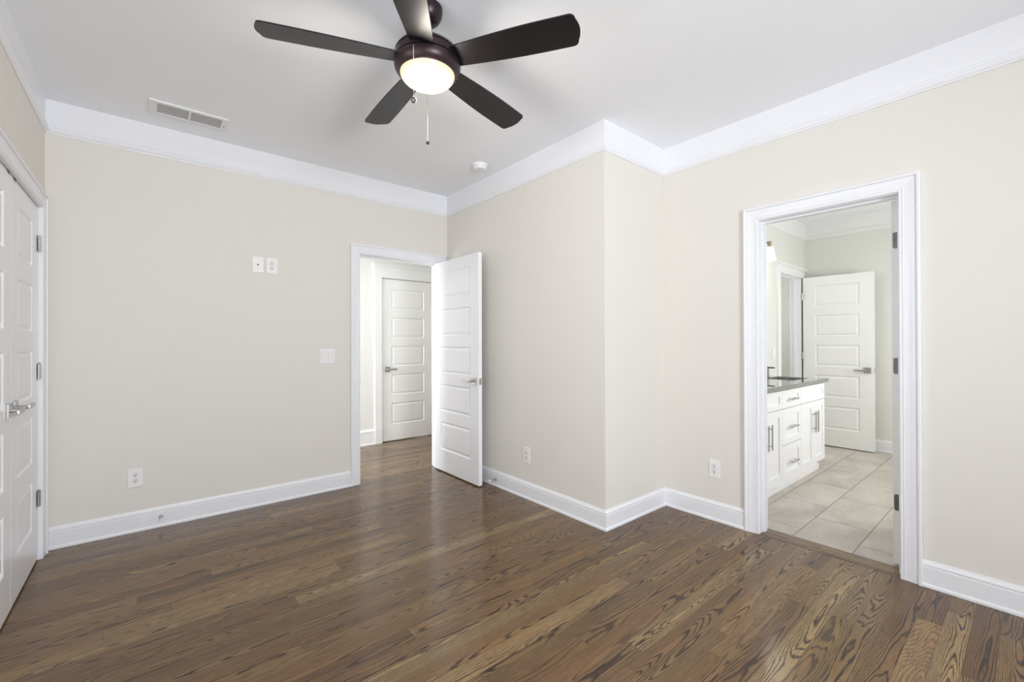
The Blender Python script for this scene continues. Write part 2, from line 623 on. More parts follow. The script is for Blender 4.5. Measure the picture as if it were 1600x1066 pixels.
struct('wall_left', b, M_WALL, 'beige left wall above the closet double doors', 'wall')
b = NB()                        # closet shell
box(b, XE - 0.75, XE - 0.70, CY0 - 0.2, YA + TW, 0, ZC)
box(b, XE - 0.70, XE - TW, CY0 - 0.2, CY0 - 0.15, 0, ZC)
box(b, XE - 0.70, XE - TW, YA, YA + TW, 0, ZC)
struct('wall_closet', b, M_GAP, 'inner closet wall behind the double doors', 'wall')
# front wall with two windows (behind the camera)
WX = [(-0.05, 1.15), (1.50, 2.70)]
WZ = (0.72, 2.28)
b = NB()
box(b, XE - TW, WX[0][0], YF - TW, YF, 0, ZC)
box(b, WX[0][1], WX[1][0], YF - TW, YF, 0, ZC)
box(b, WX[1][1], XBATH, YF - TW, YF, 0, ZC)
for a_, c_ in WX:
    box(b, a_, c_, YF - TW, YF, 0, WZ[0])
    box(b, a_, c_, YF - TW, YF, WZ[1], ZC)
struct('wall_front', b, M_WALL, 'beige wall with two windows behind the viewer', 'wall')
for i, (a_, c_) in enumerate(WX):
    b = NB()
    f = 0.045
    zm = (WZ[0] + WZ[1]) / 2
    y0, y1 = YF - 0.08, YF - 0.04
    box(b, a_, a_ + f, y0, y1, WZ[0], WZ[1]); box(b, c_ - f, c_, y0, y1, WZ[0], WZ[1])
    box(b, a_, c_, y0, y1, WZ[0], WZ[0] + f); box(b, a_, c_, y0, y1, WZ[1] - f, WZ[1])
    box(b, a_, c_, y0, y1, zm - 0.02, zm + 0.02)
    w = struct('window_%d' % (i + 1), b, M_TRIM, 'white sash window behind the viewer, %s one' % ('left', 'right')[i], 'window')
    b = NB()
    box(b, a_ + f, c_ - f, YF - 0.062, YF - 0.058, WZ[0] + f, WZ[1] - f)
    obj('window_pane', b, M_GLASS, w)

b = NB()  # unseen left wall window, added to let light onto the side walls
x0, x1 = XE - 0.08, XE - 0.04
box(b, x0, x1, 0.80, 0.845, WZ[0], WZ[1]); box(b, x0, x1, 2.055, 2.10, WZ[0], WZ[1])
box(b, x0, x1, 0.845, 2.055, WZ[0], WZ[0] + 0.045); box(b, x0, x1, 0.845, 2.055, WZ[1] - 0.045, WZ[1])
box(b, x0, x1, 1.43, 1.47, WZ[0] + 0.045, WZ[1] - 0.045)
w = struct('window_3', b, M_TRIM, 'white window in the left wall out of sight', 'window')
b = NB()
box(b, XE - 0.062, XE - 0.058, 0.845, 2.055, WZ[0] + 0.045, WZ[1] - 0.045)
obj('window_pane', b, M_GLASS, w)

# hall walls
HX0, HX1 = 2.240, 2.952         # hall door opening
b = NB()
box(b, XH0 - TW, HX0 - 0.015, YH1, YH1 + TW, 0, ZC)
box(b, HX1 + 0.015, XH1, YH1, YH1 + TW, 0, ZC)
box(b, HX0 - 0.015, HX1 + 0.015, YH1, YH1 + TW, 2.075, ZC)
struct('wall_hall', b, M_HALLWALL, 'pale hall wall with a closed white door', 'wall')
b = NB()
box(b, XH0 - TW, XH0, YH0, 4.05, 0, ZC)
box(b, XH0 - TW, XH0, 5.15, YH1, 0, ZC)
box(b, XH0 - TW, XH0, 4.05, 5.15, 0, 0.65)
box(b, XH0 - TW, XH0, 4.05, 5.15, 2.25, ZC)
box(b, XH1 - 0.02, XH1 + 0.1, YH0, YH1, 0, ZC)
box(b, XB + 0.75, XH1, YH0 - 0.06, YH0, 0, ZC)
box(b, 2.1, 3.1, YH1 + 0.82, YH1 + 0.9, 0, ZC)
struct('wall_hall_ends', b, M_HALLWALL, 'pale end walls of the hall out of sight', 'wall')

# bathroom walls
TX0, TX1 = 5.535, 6.235         # doorway in the vanity wall
b = NB()
box(b, XBATH, TX0 - 0.02, YV, YV + TW, 0, ZC)
box(b, TX1 + 0.02, XFAR + TW, YV, YV + TW, 0, ZC)
box(b, TX0 - 0.02, TX1 + 0.02, YV, YV + TW, DH + 0.02, ZC)
struct('wall_vanity', b, M_BATHWALL, 'pale green grey bathroom wall behind the vanity', 'wall')
b = NB()
box(b, XFAR, XFAR + TW, YBF, YV, 0, ZC)
struct('wall_bathroom_end', b, M_BATHWALL, 'green grey bathroom end wall behind the open door', 'wall')
b = NB()
box(b, XBATH, 4.25, YBF - TW, YBF, 0, ZC)
box(b, 5.55, XFAR + TW, YBF - TW, YBF, 0, ZC)
box(b, 4.25, 5.55, YBF - TW, YBF, 0, 1.0)
box(b, 4.25, 5.55, YBF - TW, YBF, 2.2, ZC)
struct('wall_bathroom_front', b, M_BATHWALL, 'bathroom wall out of sight on the near side', 'wall')
b = NB()
box(b, 5.0, XFAR + TW, 3.1, 3.2, 0, ZC)
box(b, 5.0, 5.08, YV + TW, 3.1, 0, ZC)
box(b, XFAR + 0.02, XFAR + TW, YV + TW, 3.1, 0, ZC)
struct('wall_toilet_room', b, M_HALLWALL, 'bluish white wall seen through the far bathroom doorway', 'wall')

# ------------------------------------------------------------------ mouldings
BASE = [(0, 0), (0.021, 0), (0.021, 0.010), (0.018, 0.017), (0.0145, 0.019), (0.0140, 0.100), (0.0115, 0.103),
        (0.0115, 0.106), (0.0140, 0.109), (0.0135, 0.116), (0.009, 0.122), (0.006, 0.128), (0.0045, 0.133), (0, 0.133)]
BAND = [(0, ZM + 0.02), (0.0035, ZM + 0.02), (0.0035, ZC), (0, ZC)]
PICM = [(0, ZM), (0.007, ZM), (0.009, ZM + 0.006), (0.016, ZM + 0.012), (0.020, ZM + 0.020), (0.020, ZM + 0.027),
        (0.016, ZM + 0.031), (0.014, ZM + 0.038), (0.017, ZM + 0.041), (0.017, ZM + 0.046), (0.010, ZM + 0.050), (0, ZM + 0.050)]
xy = lambda p, h: (p.x, p.y, h)


def base_run(name, path, label, prof=BASE, mat=None):
    b = NB()
    sweep(b, path, prof, xy)
    return struct(name, b, mat or M_TRIM, label, 'baseboard')


ec = 0.085                      # casing width
# travel so that the room is on the LEFT of the path
base_run('baseboard_back', [(EX0 - 0.003 - ec, YA), (XE, YA)], 'white baseboard along the back wall left of the entry door')
base_run('baseboard_side', [(XD, BY1 + 0.003 + ec), (XD, YC), (XB, YC), (XB, YA)],
         'white baseboard wrapping the outside corner between the two doorways')
base_run('baseboard_right', [(XD, YF), (XD, BY0 - 0.003 - ec)], 'white baseboard right of the bathroom doorway')
base_run('baseboard_bathroom', [(XFAR, YBF), (XFAR, YV)], 'white baseboard on the bathroom end wall', mat=M_TRIMW)
HB = [(0, 0), (0.024, 0), (0.024, 0.012), (0.016, 0.02), (0.015, 0.15), (0.019, 0.155), (0.018, 0.168), (0.008, 0.178), (0.006, 0.186), (0, 0.186)]
base_run('baseboard_hall', [(2.140, YH1), (XH0, YH1)], 'tall white baseboard in the hall left of the closed door', HB, M_TRIMW)
for prof, nm, lb, ct in ((BAND, 'trim_2', 'wide white painted band between moulding and ceiling', 'trim band'),
                         (PICM, 'trim_3', 'slim white picture moulding round the bedroom below the white band', 'moulding')):
    b = NB()
    sweep(b, [(XD, YF), (XD, YC), (XB, YC), (XB, YA), (XE, YA), (XE, YF)], prof, xy)
    struct(nm, b, M_TRIM, lb, ct)
for prof, nm, lb, ct in ((BAND, 'trim_4', 'white painted band at the top of the bathroom walls', 'trim band'),
                         (PICM, 'trim_5', 'slim white picture moulding round the bathroom', 'moulding')):
    b = NB()
    sweep(b, [(XFAR, YBF), (XFAR, YV), (XBATH, YV)], prof, xy)
    struct(nm, b, M_TRIMW, lb, ct)

CASE = [(0, 0), (0, 0.010), (0.003, 0.0135), (0.008, 0.0135), (0.0105, 0.0095), (0.0135, 0.0095), (0.016, 0.0135), (0.022, 0.0125),
        (0.040, 0.0135), (0.056, 0.0165), (0.064, 0.0175), (0.066, 0.0150), (0.068, 0.0150), (0.070, 0.0220),
        (0.074, 0.0245), (0.082, 0.0245), (0.085, 0.022), (0.085, 0)]


def casing(name, lo, hi, top, mp, label, prof=CASE, mat=None):
    """three-sided mitred casing; path runs up, across and down with the opening on its RIGHT"""
    b = NB()
    r = 0.003
    sweep(b, [(lo - r, 0.0), (lo - r, top + r), (hi + r, top + r), (hi + r, 0.0)], prof, mp)
    return struct(name, b, mat or M_TRIM, label, 'door casing')


casing('trim_6', EX0, EX1, DH, lambda p, h: (p.x, YA - h, p.y), 'white moulded casing round the entry door on the back wall')
casing('trim_7', BY0, BY1, DH, lambda p, h: (XD - h, p[0], p[1]),
       'white moulded casing round the bathroom doorway')
casing('trim_8', CY0, CY1, DH + 0.005, lambda p, h: (XE + h, p[0], p[1]), 'white moulded casing round the closet double doors')
FLAT = [(0, 0), (0, 0.018), (0.088, 0.018), (0.088, 0)]


def craftsman(name, x0, x1, top, mp, label, headh=0.12, plinth=True, sides=(1, 1)):
    b = NB()

    def bx(a0, a1, d0, d1, z0, z1):
        p, q = mp(a0, d0, z0), mp(a1, d1, z1)
        box(b, p[0], q[0], p[1], q[1], p[2], q[2], 0.0012)
    w = 0.088
    if sides[0]: bx(x0 - w, x0, 0, 0.018, 0, top)
    if sides[1]: bx(x1, x1 + w, 0, 0.018, 0, top)
    if plinth:
        if sides[0]: bx(x0 - w - 0.004, x0, 0, 0.026, 0, 0.200)
        if sides[1]: bx(x1, x1 + w + 0.004, 0, 0.026, 0, 0.200)
    bx(x0 - w - 0.005, x1 + w + 0.005, 0, 0.020, top, top + headh)
    bx(x0 - w - 0.030, x1 + w + 0.030, 0, 0.042, top + headh, top + headh + 0.020)
    bx(x0 - w - 0.018, x1 + w + 0.018, 0, 0.030, top + headh - 0.014, top + headh)
    return struct(name, b, M_TRIMW, label, 'door casing')


craftsman('trim_9', HX0 - 0.006, HX1 + 0.006, 2.072, lambda a, d, z: (a, YH1 - d, z), 'flat white casing with head cap round the closed hall door',
          headh=0.145)
craftsman('trim_10', TX0 - 0.003, TX1 + 0.003, DH + 0.003, lambda a, d, z: (a, YV - d, z),
          'flat white casing round the doorway beside the vanity', headh=0.095, plinth=False, sides=(1, 0))


def jamb(name, lo, hi, top, d0, d1, mp, label, stop=None):
    b = NB()

    def bx(a0, a1, e0, e1, z0, z1):
        p, q = mp(a0, e0, z0), mp(a1, e1, z1)
        box(b, p[0], q[0], p[1], q[1], p[2], q[2])
    bx(lo - 0.019, lo, d0, d1, 0, top + 0.019)
    bx(hi, hi + 0.019, d0, d1, 0, top + 0.019)
    bx(lo, hi, d0, d1, top, top + 0.019)
    if stop:
        s0, s1 = stop
        bx(lo, lo + 0.011, s0, s1, 0, top)
        bx(hi - 0.011, hi, s0, s1, 0, top)
        bx(lo + 0.011, hi - 0.011, s0, s1, top - 0.011, top)
    return struct(name, b, M_TRIM, label, 'door jamb')


jamb('trim_11', EX0, EX1, DH, 0.0, TW, lambda a, d, z: (a, YA + d, z), 'white jamb lining the entry doorway', (0.042, 0.075))
jamb('trim_12', BY0, BY1, DH, 0.0, 0.13, lambda a, d, z: (XD + d, a, z), 'white jamb lining the bathroom doorway', (0.050, 0.090))
jamb('trim_13', CY0, CY1, DH + 0.005, 0.0, TW, lambda a, d, z: (XE - d, a, z), 'white jamb lining the closet doorway')
jamb('trim_14', HX0 - 0.003, HX1 + 0.003, 2.069, 0.0, TW, lambda a, d, z: (a, YH1 + d, z), 'white jamb lining the closed hall door', (0.045, 0.08))
jamb('trim_15', TX0, TX1, DH, 0.0, TW, lambda a, d, z: (a, YV + d, z), 'white jamb lining the doorway beside the vanity', (0.045, 0.08))

# ------------------------------------------------------------------ doors
PANELS = [(0.215, 0.487), (0.589, 0.853), (0.955, 1.214), (1.316, 1.575), (1.680, 1.936)]   # z ranges above the floor


def door_slab(w, ls, rs, h=2.025, t=0.035, panels=None, z0=0.012):
    """door in local space: x 0..w, y -t..0, z z0..; moulded panels on both faces"""
    panels = panels or PANELS
    b = NB()
    xs = [0.0, ls, w - rs, w]
    zs = [z0]
    for p in panels: zs += [p[0], p[1]]
    zs.append(z0 + h)
    for side, y in ((1, 0.0), (-1, -t)):
        grid = [[b.verts.new((x, y, z)) for x in xs] for z in zs]
        for i in range(len(zs) - 1):
            for j in range(3):
                q = [grid[i][j], grid[i][j + 1], grid[i + 1][j + 1], grid[i + 1][j]]
                if j == 1 and i % 2 == 1:
                    loops = [q]
                    x0, x1, za, zb = xs[1], xs[2], zs[i], zs[i + 1]
                    for ins, dep in ((0.004, 0.0015), (0.010, 0.0085), (0.016, 0.0090), (0.020, 0.0070), (0.034, 0.0020)):
                        yy = y - side * dep
                        loops.append([b.verts.new((x0 + ins, yy, za + ins)), b.verts.new((x1 - ins, yy, za + ins)),
                                      b.verts.new((x1 - ins, yy, zb - ins)), b.verts.new((x0 + ins, yy, zb - ins))])
                    for A, B in zip(loops[:-1], loops[1:]):
                        for k in range(4):
                            l = (k + 1) % 4
                            b.faces.new((A[k], A[l], B[l], B[k]))
                    b.faces.new(loops[-1])
                else:
                    b.faces.new(q)
        if side == 1:
            front = grid
        else:
            back = grid
    n = len(zs)
    for i in range(n - 1):
        b.faces.new((front[i][0], front[i + 1][0], back[i + 1][0], back[i][0]))
        b.faces.new((front[i][3], back[i][3], back[i + 1][3], front[i + 1][3]))
    for j in range(3):
        b.faces.new((front[0][j], back[0][j], back[0][j + 1], front[0][j + 1]))
        b.faces.new((front[-1][j], front[-1][j + 1], back[-1][j + 1], back[-1][j]))
    return b


def lever(parent, x, z, dirx, sides=(1, -1), t=0.035, y0=0.0):
    """square-rose lever handles, one on each listed face, lever pointing along dirx"""
    for s in sides:
        y = y0 if s > 0 else y0 - t
        b = NB()
        box(b, x - 0.033, x + 0.033, y, y + s * 0.009, z - 0.033, z + 0.033, 0.0015)
        o = obj('lever_handle', b, M_NICKEL, parent)
        tag(o, 'satin nickel lever handle on a square rose')
        b = NB()
        tube(b, [(x, y + s * 0.008, z), (x, y + s * 0.048, z)], 0.0095, 20)
        x1 = x + dirx * 0.115
        box(b, x - dirx * 0.010, x1, y + s * 0.042, y + s * 0.054, z - 0.010, z + 0.010, 0.003)
        obj('lever', b, M_NICKEL, o, smooth=True)


def hinge(parent, x, y, z, leafdir=(0, 1), leafs=((1, 0),), knuckle=True):
    b = NB()
    if knuckle:
        for k in range(5):
            zz = z - 0.045 + k * 0.018
            lathe(b, [(0.0055, zz + 0.0006), (0.0062, zz + 0.0015), (0.0062, zz + 0.0168), (0.0055, zz + 0.0176)], 16,
                  Matrix.Translation((x, y, 0)))
        lathe(b, [(0.0, z + 0.051), (0.004, z + 0.0505), (0.0055, z + 0.0485), (0.003, z + 0.045)][::-1], 16, Matrix.Translation((x, y, 0)))
    for (lx, ly) in leafs:
        L = 0.032
        hw = 0.0011
        if abs(lx) > 0:
            box(b, x, x + lx * L, y - hw, y + hw, z - 0.045, z + 0.045)
        else:
            box(b, x - hw, x + hw, y, y + ly * L, z - 0.045, z + 0.045)
    return obj('hinge', b, M_NICKEL, parent, smooth=True)


HZ = (0.355, 1.090, 1.830)
# door_1: entry door, open 90 degrees into the bedroom. Local x runs from hinge to free edge.
# placed so that local +y face looks towards world -x
d = obj('door_1', door_slab(0.762, 0.118, 0.125), M_DOOR)
d.location = (2.186, 3.846, 0)
d.rotation_euler = (0, 0, -pi / 2)       # local x -> world -y, local y -> world +x
for v in d.data.vertices:                # flip so slab occupies local y 0..t
    v.co.y = v.co.y + 0.035
tag(d, 'white five panel entry door standing open in the back left doorway', 'door', kind='structure')
lever(d, 0.762 - 0.067, 0.915, -1, (1, -1), y0=0.035)
b = NB()
box(b, 0.7612, 0.7630, 0.006, 0.029, 0.915 - 0.028, 0.915 + 0.028)
lp = obj('latch_plate', b, M_NICKEL, d)
b = NB()
box(b, 0.7628, 0.772, 0.011, 0.024, 0.915 - 0.011, 0.915 + 0.011, 0.002)
obj('latch_bolt', b, M_NICKEL, lp)
for z in HZ:
    hinge(d, -0.002, 0.040, z, leafs=((0, -1),))

# strike plate of the entry door on the left jamb
b = NB()
box(b, EX0 - 0.001, EX0 + 0.0015, YA + 0.004, YA + 0.036, 0.915 - 0.03, 0.915 + 0.03)
box(b, EX0 - 0.001, EX0 + 0.003, YA - 0.002, YA + 0.005, 0.915 - 0.016, 0.915 + 0.016)
tag(obj('strike_plate', b, M_NICKEL), 'small nickel strike plate on the left jamb of the entry doorway', 'strike plate')

# door_2: bathroom door opened flat into the bathroom, only its hinge edge shows
d = obj('door_2', door_slab(0.686, 0.11, 0.11), M_DOORWARM)
d.location = (XBATH + 0.010, 0.521, 0)
tag(d, 'white bathroom door swung fully open, seen edge on at the right jamb', 'door', kind='structure')
for z in (0.355, 1.115, 1.815):
    b = NB()
    # rounded hinge leaf let into the door edge (faces the bedroom)
    n0 = [(-0.0015, -0.029), (-0.0015, -0.006)]
    pts = []
    hw, hh, r = 0.0135, 0.045, 0.010
    cy = -0.0195
    for k in range(7):
        a = pi / 2 * k / 6
        pts.append((cy + hw - r + r * sin(a), z + hh - r + r * cos(a)))
    for k in range(7):
        a = pi / 2 * k / 6
        pts.append((cy + hw - r + r * cos(a), z - hh + r - r * sin(a)))
    pts += [(cy - hw - 0.003, z - hh), (cy - hw - 0.003, z + hh)]
    va = [b.verts.new((-0.0018, p[0], p[1])) for p in pts]
    vb = [b.verts.new((0.0005, p[0], p[1])) for p in pts]
    b.faces.new(va); b.faces.new(list(reversed(vb)))
    for k in range(len(pts)):
        l = (k + 1) % len(pts)
        b.faces.new((va[k], va[l], vb[l], vb[k]))
    hg = obj('hinge', b, M_HINGE, d)
    for dz, dy in ((-0.033, -0.028), (0.0, -0.017), (0.033, -0.028)):
        b = NB()
        lathe(b, [(0.0, 0.0), (0.0035, 0.0004), (0.0035, 0.0012)], 14,
              Matrix.Translation((-0.0022, dy, z + dz)) @ Matrix.Rotation(pi / 2, 4, 'Y'), cap=False)
        obj('screw', b, M_DARKMETAL, hg)
lever(d, 0.686 - 0.066, 0.925, -1, (1, -1))

# door_3: closed door across the hall. local x -> +x, front face towards -y
d = obj('door_3', door_slab(0.706, 0.118, 0.125, panels=PANELS, h=2.05), M_DOORWARM)
d.location = (HX1 - 0.003, YH1 + 0.004, 0)
d.rotation_euler = (0, 0, pi)
tag(d, 'closed white five panel door across the hall', 'door', kind='structure')
lever(d, 0.706 - 0.068, 0.918, -1, (1,))
for z in (0.36, 1.10, 1.85):
    hinge(d, -0.002, 0.006, z, leafs=((-1, 0),))

# door_4: door of the room beside the vanity, open 90 degrees against the end wall
d = obj('door_4', door_slab(0.690, 0.125, 0.130, h=2.03), M_DOORWARM)
d.location = (6.247 + 0.035, 1.858, 0)
d.rotation_euler = (0, 0, -pi / 2)       # local x -> -y, local y -> +x ; slab local y -t..0
tag(d, 'white five panel door open against the bathroom end wall', 'door', kind='structure')
lever(d, 0.690 - 0.062, 0.925, -1, (1, -1))
b = NB()
box(b, 0.6892, 0.6910, -0.029, -0.006, 0.925 - 0.028, 0.925 + 0.028)
obj('latch_plate', b, M_NICKEL, d)
for z in (0.36, 1.08, 1.812):
    hinge(d, -0.004, -0.041, z, leafs=((-1, 0),))

# door_5 / door_6: closet double doors (closed)
LW = 0.634
d = obj('door_5', door_slab(LW, 0.148, 0.128), M_DOOR)
d.location = (XE - 0.008, CY1 - 0.003, 0)
d.rotation_euler = (0, 0, -pi / 2)
tag(d, 'closed white five panel closet door hinged beside the back wall corner', 'door', kind='structure')
lever(d, LW - 0.060, 0.945, -1, (1,))
for z in HZ:
    hinge(d, -0.001, 0.006, z, leafs=((1, 0), (-1, 0)))
d = obj('door_6', door_slab(LW, 0.128, 0.148), M_DOOR)
d.location = (XE - 0.008, CY1 - 0.003 - LW - 0.004, 0)
d.rotation_euler = (0, 0, -pi / 2)
tag(d, 'closed white closet door at the left picture edge, partly cut off', 'door', kind='structure')
lever(d, 0.060, 0.945, 1, (1,))
for k, lb in ((-1, 'left'), (1, 'right')):
    b = NB()
    yy = CY1 - 0.003 - LW + k * 0.062
    box(b, XE - 0.030, XE - 0.006, yy - 0.013, yy + 0.013, DH - 0.007, DH + 0.0055)
    tag(obj('ball_catch', b, M_DARKMETAL), 'small metal catch above the closet double doors, %s one' % lb, 'door catch')


# ------------------------------------------------------------------ electrical plates
def wall_frame(o, wall, s, z):
    """place an object modelled with x right, z up, front at -y on a wall"""
    if wall == 'A': o.location = (s, YA, z); o.rotation_euler = (0, 0, 0)
    if wall == 'B': o.location = (XB, s, z); o.rotation_euler = (0, 0, -pi / 2)
    if wall == 'D': o.location = (XD, s, z); o.rotation_euler = (0, 0, -pi / 2)
    if wall == 'V': o.location = (s, YV, z); o.rotation_euler = (0, 0, 0)


def plate(name, w, h, label, cat, group=None):
    b = NB()
    box(b, -w / 2, w / 2, -0.006, 0.0, -h / 2, h / 2, 0.0022)
    o = tag(obj(name, b, M_PLATE), label, cat, group)
    return o


def outlet(wall, s, z, label):
    o = plate('wall_outlet', 0.076, 0.122, label, 'outlet', 'duplex outlets on the bedroom walls')
    for dz in (-0.0195, 0.0195):
        b = NB()
        lathe(b, [(0.0172, -0.0), (0.0172, 0.0020), (0.0165, 0.0025)], 32,
              Matrix.Translation((0, -0.0058, dz)) @ Matrix.Rotation(pi / 2, 4, 'X'))
        r = obj('receptacle', b, M_RECEPT, o)
        b = NB()
        box(b, -0.0075, -0.0052, -0.0089, -0.0080, dz + 0.001, dz + 0.010)
        box(b, 0.0052, 0.0072, -0.0089, -0.0080, dz + 0.002, dz + 0.009)
        lathe(b, [(0.0033, 0.0), (0.0033, 0.0009)], 16, Matrix.Translation((0, -0.0080, dz - 0.007)) @ Matrix.Rotation(pi / 2, 4, 'X'))
        obj('slots', b, M_DARK, r)
    b = NB()
    lathe(b, [(0.003, 0.0), (0.003, 0.001), (0.0, 0.0015)], 14, Matrix.Translation((0, -0.006, 0)) @ Matrix.Rotation(pi / 2, 4, 'X'))
    obj('screw', b, M_RECEPT, o)
    wall_frame(o, wall, s, z)
    return o


outlet('A', 0.740, 1.860, 'white duplex outlet high on the back wall, right of the cable plate')
outlet('A', -0.072, 0.357, 'white duplex outlet low on the back wall near the left corner')
outlet('B', 2.632, 0.347, 'white duplex outlet low on the wall right of the open entry door')
outlet('D', 1.454, 0.360, 'white duplex outlet low beside the bathroom doorway casing')
o = plate('cable_plate', 0.076, 0.122, 'white cable jack plate high on the back wall, left of an outlet', 'wall plate')
b = NB()
lathe(b, [(0.0062, 0.0), (0.0062, 0.002), (0.0048, 0.002), (0.0048, 0.008), (0.0, 0.008)], 20,
      Matrix.Translation((0, -0.006, 0)) @ Matrix.Rotation(pi / 2, 4, 'X'))
obj('coaxial_jack', b, M_DARKMETAL, o, smooth=True)
for dz in (-0.041, 0.041):
    b = NB()
    lathe(b, [(0.003, 0.0), (0.003, 0.001), (0.0, 0.0015)], 14, Matrix.Translation((0, -0.006, dz)) @ Matrix.Rotation(pi / 2, 4, 'X'))
    obj('screw', b, M_RECEPT, o)
wall_frame(o, 'A', 0.644, 1.859)


def rocker_switch(wall, s, z, label, n=2, group=None):
    w = 0.076 if n == 1 else 0.122
    o = plate('light_switch', w, 0.122, label, 'light switch', group)
    for k in range(n):
        cx = (k - (n - 1) / 2) * 0.046
        b = NB()
        box(b, cx - 0.0175, cx + 0.0175, -0.0068, -0.004, -0.0345, 0.0345)
        f = obj('switch_frame', b, M_RECEPT, o)
        b = NB()
        prof = [(-0.0325, 0.0085), (0.0, 0.0072), (0.0325, 0.0105)]
        vs = [[b.verts.new((cx + x, -y, z_)) for x in (-0.0155, 0.0155)] for z_, y in prof]
        vs2 = [[b.verts.new((cx + x, -0.006, z_)) for x in (-0.0155, 0.0155)] for z_, y in prof]
        for i in range(2):
            b.faces.new((vs[i][0], vs[i][1], vs[i + 1][1], vs[i + 1][0]))
            b.faces.new((vs[i][0], vs[i + 1][0], vs2[i + 1][0], vs2[i][0]))
            b.faces.new((vs[i][1], vs2[i][1], vs2[i + 1][1], vs[i + 1][1]))
        b.faces.new((vs[0][0], vs2[0][0], vs2[0][1], vs[0][1]))
        b.faces.new((vs[2][0], vs[2][1], vs2[2][1], vs2[2][0]))
        obj('rocker', b, M_PLATE, f)
    wall_frame(o, wall, s, z)
    return o


rocker_switch('A', 1.161, 1.141, 'white double rocker switch on the back wall left of the entry door')
rocker_switch('V', 5.350, 1.125, 'white switch plate on the vanity wall beside the far door casing', 1)
rocker_switch('V', 4.965, 1.125, 'white switch plate above the bathroom faucet, half hidden by the door casing', 1)


# ------------------------------------------------------------------ door stops
def door_stop(loc, rz, label, tilt=0.0):
    o = empty('door_stop', loc, rz)           # axis along local -y
    tag(o, label, 'door stop')
    R = Matrix.Rotation(pi / 2, 4, 'X')
    b = NB(); lathe(b, [(0.012, 0.0), (0.012, 0.003), (0.008, 0.007)], 24, R); obj('base', b, M_NICKEL, o, smooth=True)
    b = NB(); lathe(b, [(0.0045, 0.006), (0.0045, 0.062)], 16, R); obj('rod', b, M_NICKEL, o, smooth=True)
    b = NB(); lathe(b, [(0.0075, 0.060), (0.0085, 0.063), (0.0085, 0.072), (0.0065, 0.076)], 20, R); obj('rubber_tip', b, M_RUBBER, o, smooth=True)


door_stop((0.062, YA - 0.014, 0.068), 0, 'short nickel door stop on the baseboard of the back wall')
door_stop((XB - 0.014, 3.020, 0.062), -pi / 2, 'short nickel door stop on the baseboard beside the open entry door')

# ------------------------------------------------------------------ ceiling vent, smoke detector
o = empty('ceiling_vent', (0.200, 3.522, ZC))
tag(o, 'white rectangular ceiling vent with two louvred halves near the back wall', 'ceiling vent')
b = NB()
W2, H2 = 0.204, 0.096
zt, zb = 0.0, -0.011
ix, iy = 0.172, 0.070
box(b, -W2, W2, -H2, -iy, zb, zt, 0.002); box(b, -W2, W2, iy, H2, zb, zt, 0.002)
box(b, -W2, -ix + 0.008, -iy, iy, zb, zt); box(b, ix, W2, -iy, iy, zb, zt); box(b, -0.007, 0.007, -iy, iy, zb, zt)
obj('frame', b, M_VENT, o)
b = NB(); box(b, -ix, ix, -iy, iy, -0.001, 0.0); obj('backing', b, M_VENTIN, o)
for sgn, x0, x1 in ((0, -ix, -0.007), (1, 0.007, ix)):
    b = NB()
    for k in range(13):
        yy = -iy + 0.006 + k * (2 * iy - 0.012) / 12
        q = [(yy - 0.004, -0.0095), (yy + 0.0035, -0.003), (yy + 0.0043, -0.0036), (yy - 0.0032, -0.0101)]
        va = [b.verts.new((x0, p[0], p[1])) for p in q]; vb = [b.verts.new((x1, p[0], p[1])) for p in q]
        b.faces.new(va); b.faces.new(list(reversed(vb)))
        for i in range(4):
            j = (i + 1) % 4
            b.faces.new((va[i], va[j], vb[j], vb[i]))
    obj('louvre', b, M_VENT, o)
for sx in (1,):
    b = NB()
    lathe(b, [(0.0, -0.0128), (0.004, -0.0122), (0.004, -0.0105)], 14, Matrix.Translation((sx * 0.188, 0.02, 0)))
    obj('screw', b, M_DARKMETAL, o)

o = empty('smoke_detector', (2.130, 2.978, ZC))
tag(o, 'round white smoke detector on the ceiling', 'smoke detector')
b = NB(); lathe(b, [(0.066, -0.008), (0.067, -0.002), (0.067, 0.0)], 48); obj('base', b, M_PLASTICW, o, smooth=True)
b = NB()
lathe(b, [(0.0, -0.044), (0.035, -0.0435), (0.052, -0.041), (0.058, -0.034), (0.060, -0.016), (0.063, -0.008)], 48)
hd = obj('cover', b, M_PLASTICW, o, smooth=True)
b = NB()
for k in range(20):
    a = 2 * pi * k / 20
    m4 = Matrix.Rotation(a, 4, 'Z')
    t = bmesh.new()
    box(t, 0.0585, 0.0615, -0.006, 0.006, -0.022, -0.018)
    t.transform(m4)
    me = bpy.data.meshes.new('t'); t.to_mesh(me); t.free(); b.from_mesh(me); bpy.data.meshes.remove(me)
obj('vent_slots', b, M_VENTIN, hd)
b = NB(); lathe(b, [(0.0, -0.0445), (0.006, -0.044), (0.006, -0.040)], 16, Matrix.Translation((-0.02, -0.02, 0))); obj('test_button', b, M_VENTIN, hd)

# ------------------------------------------------------------------ ceiling fan
FX, FY = 0.952, 1.729
fan = empty('ceiling_fan', (FX, FY, ZC))
tag(fan, 'dark bronze five blade ceiling fan with a lit frosted glass bowl', 'ceiling fan')


def fz(z): return z - ZC


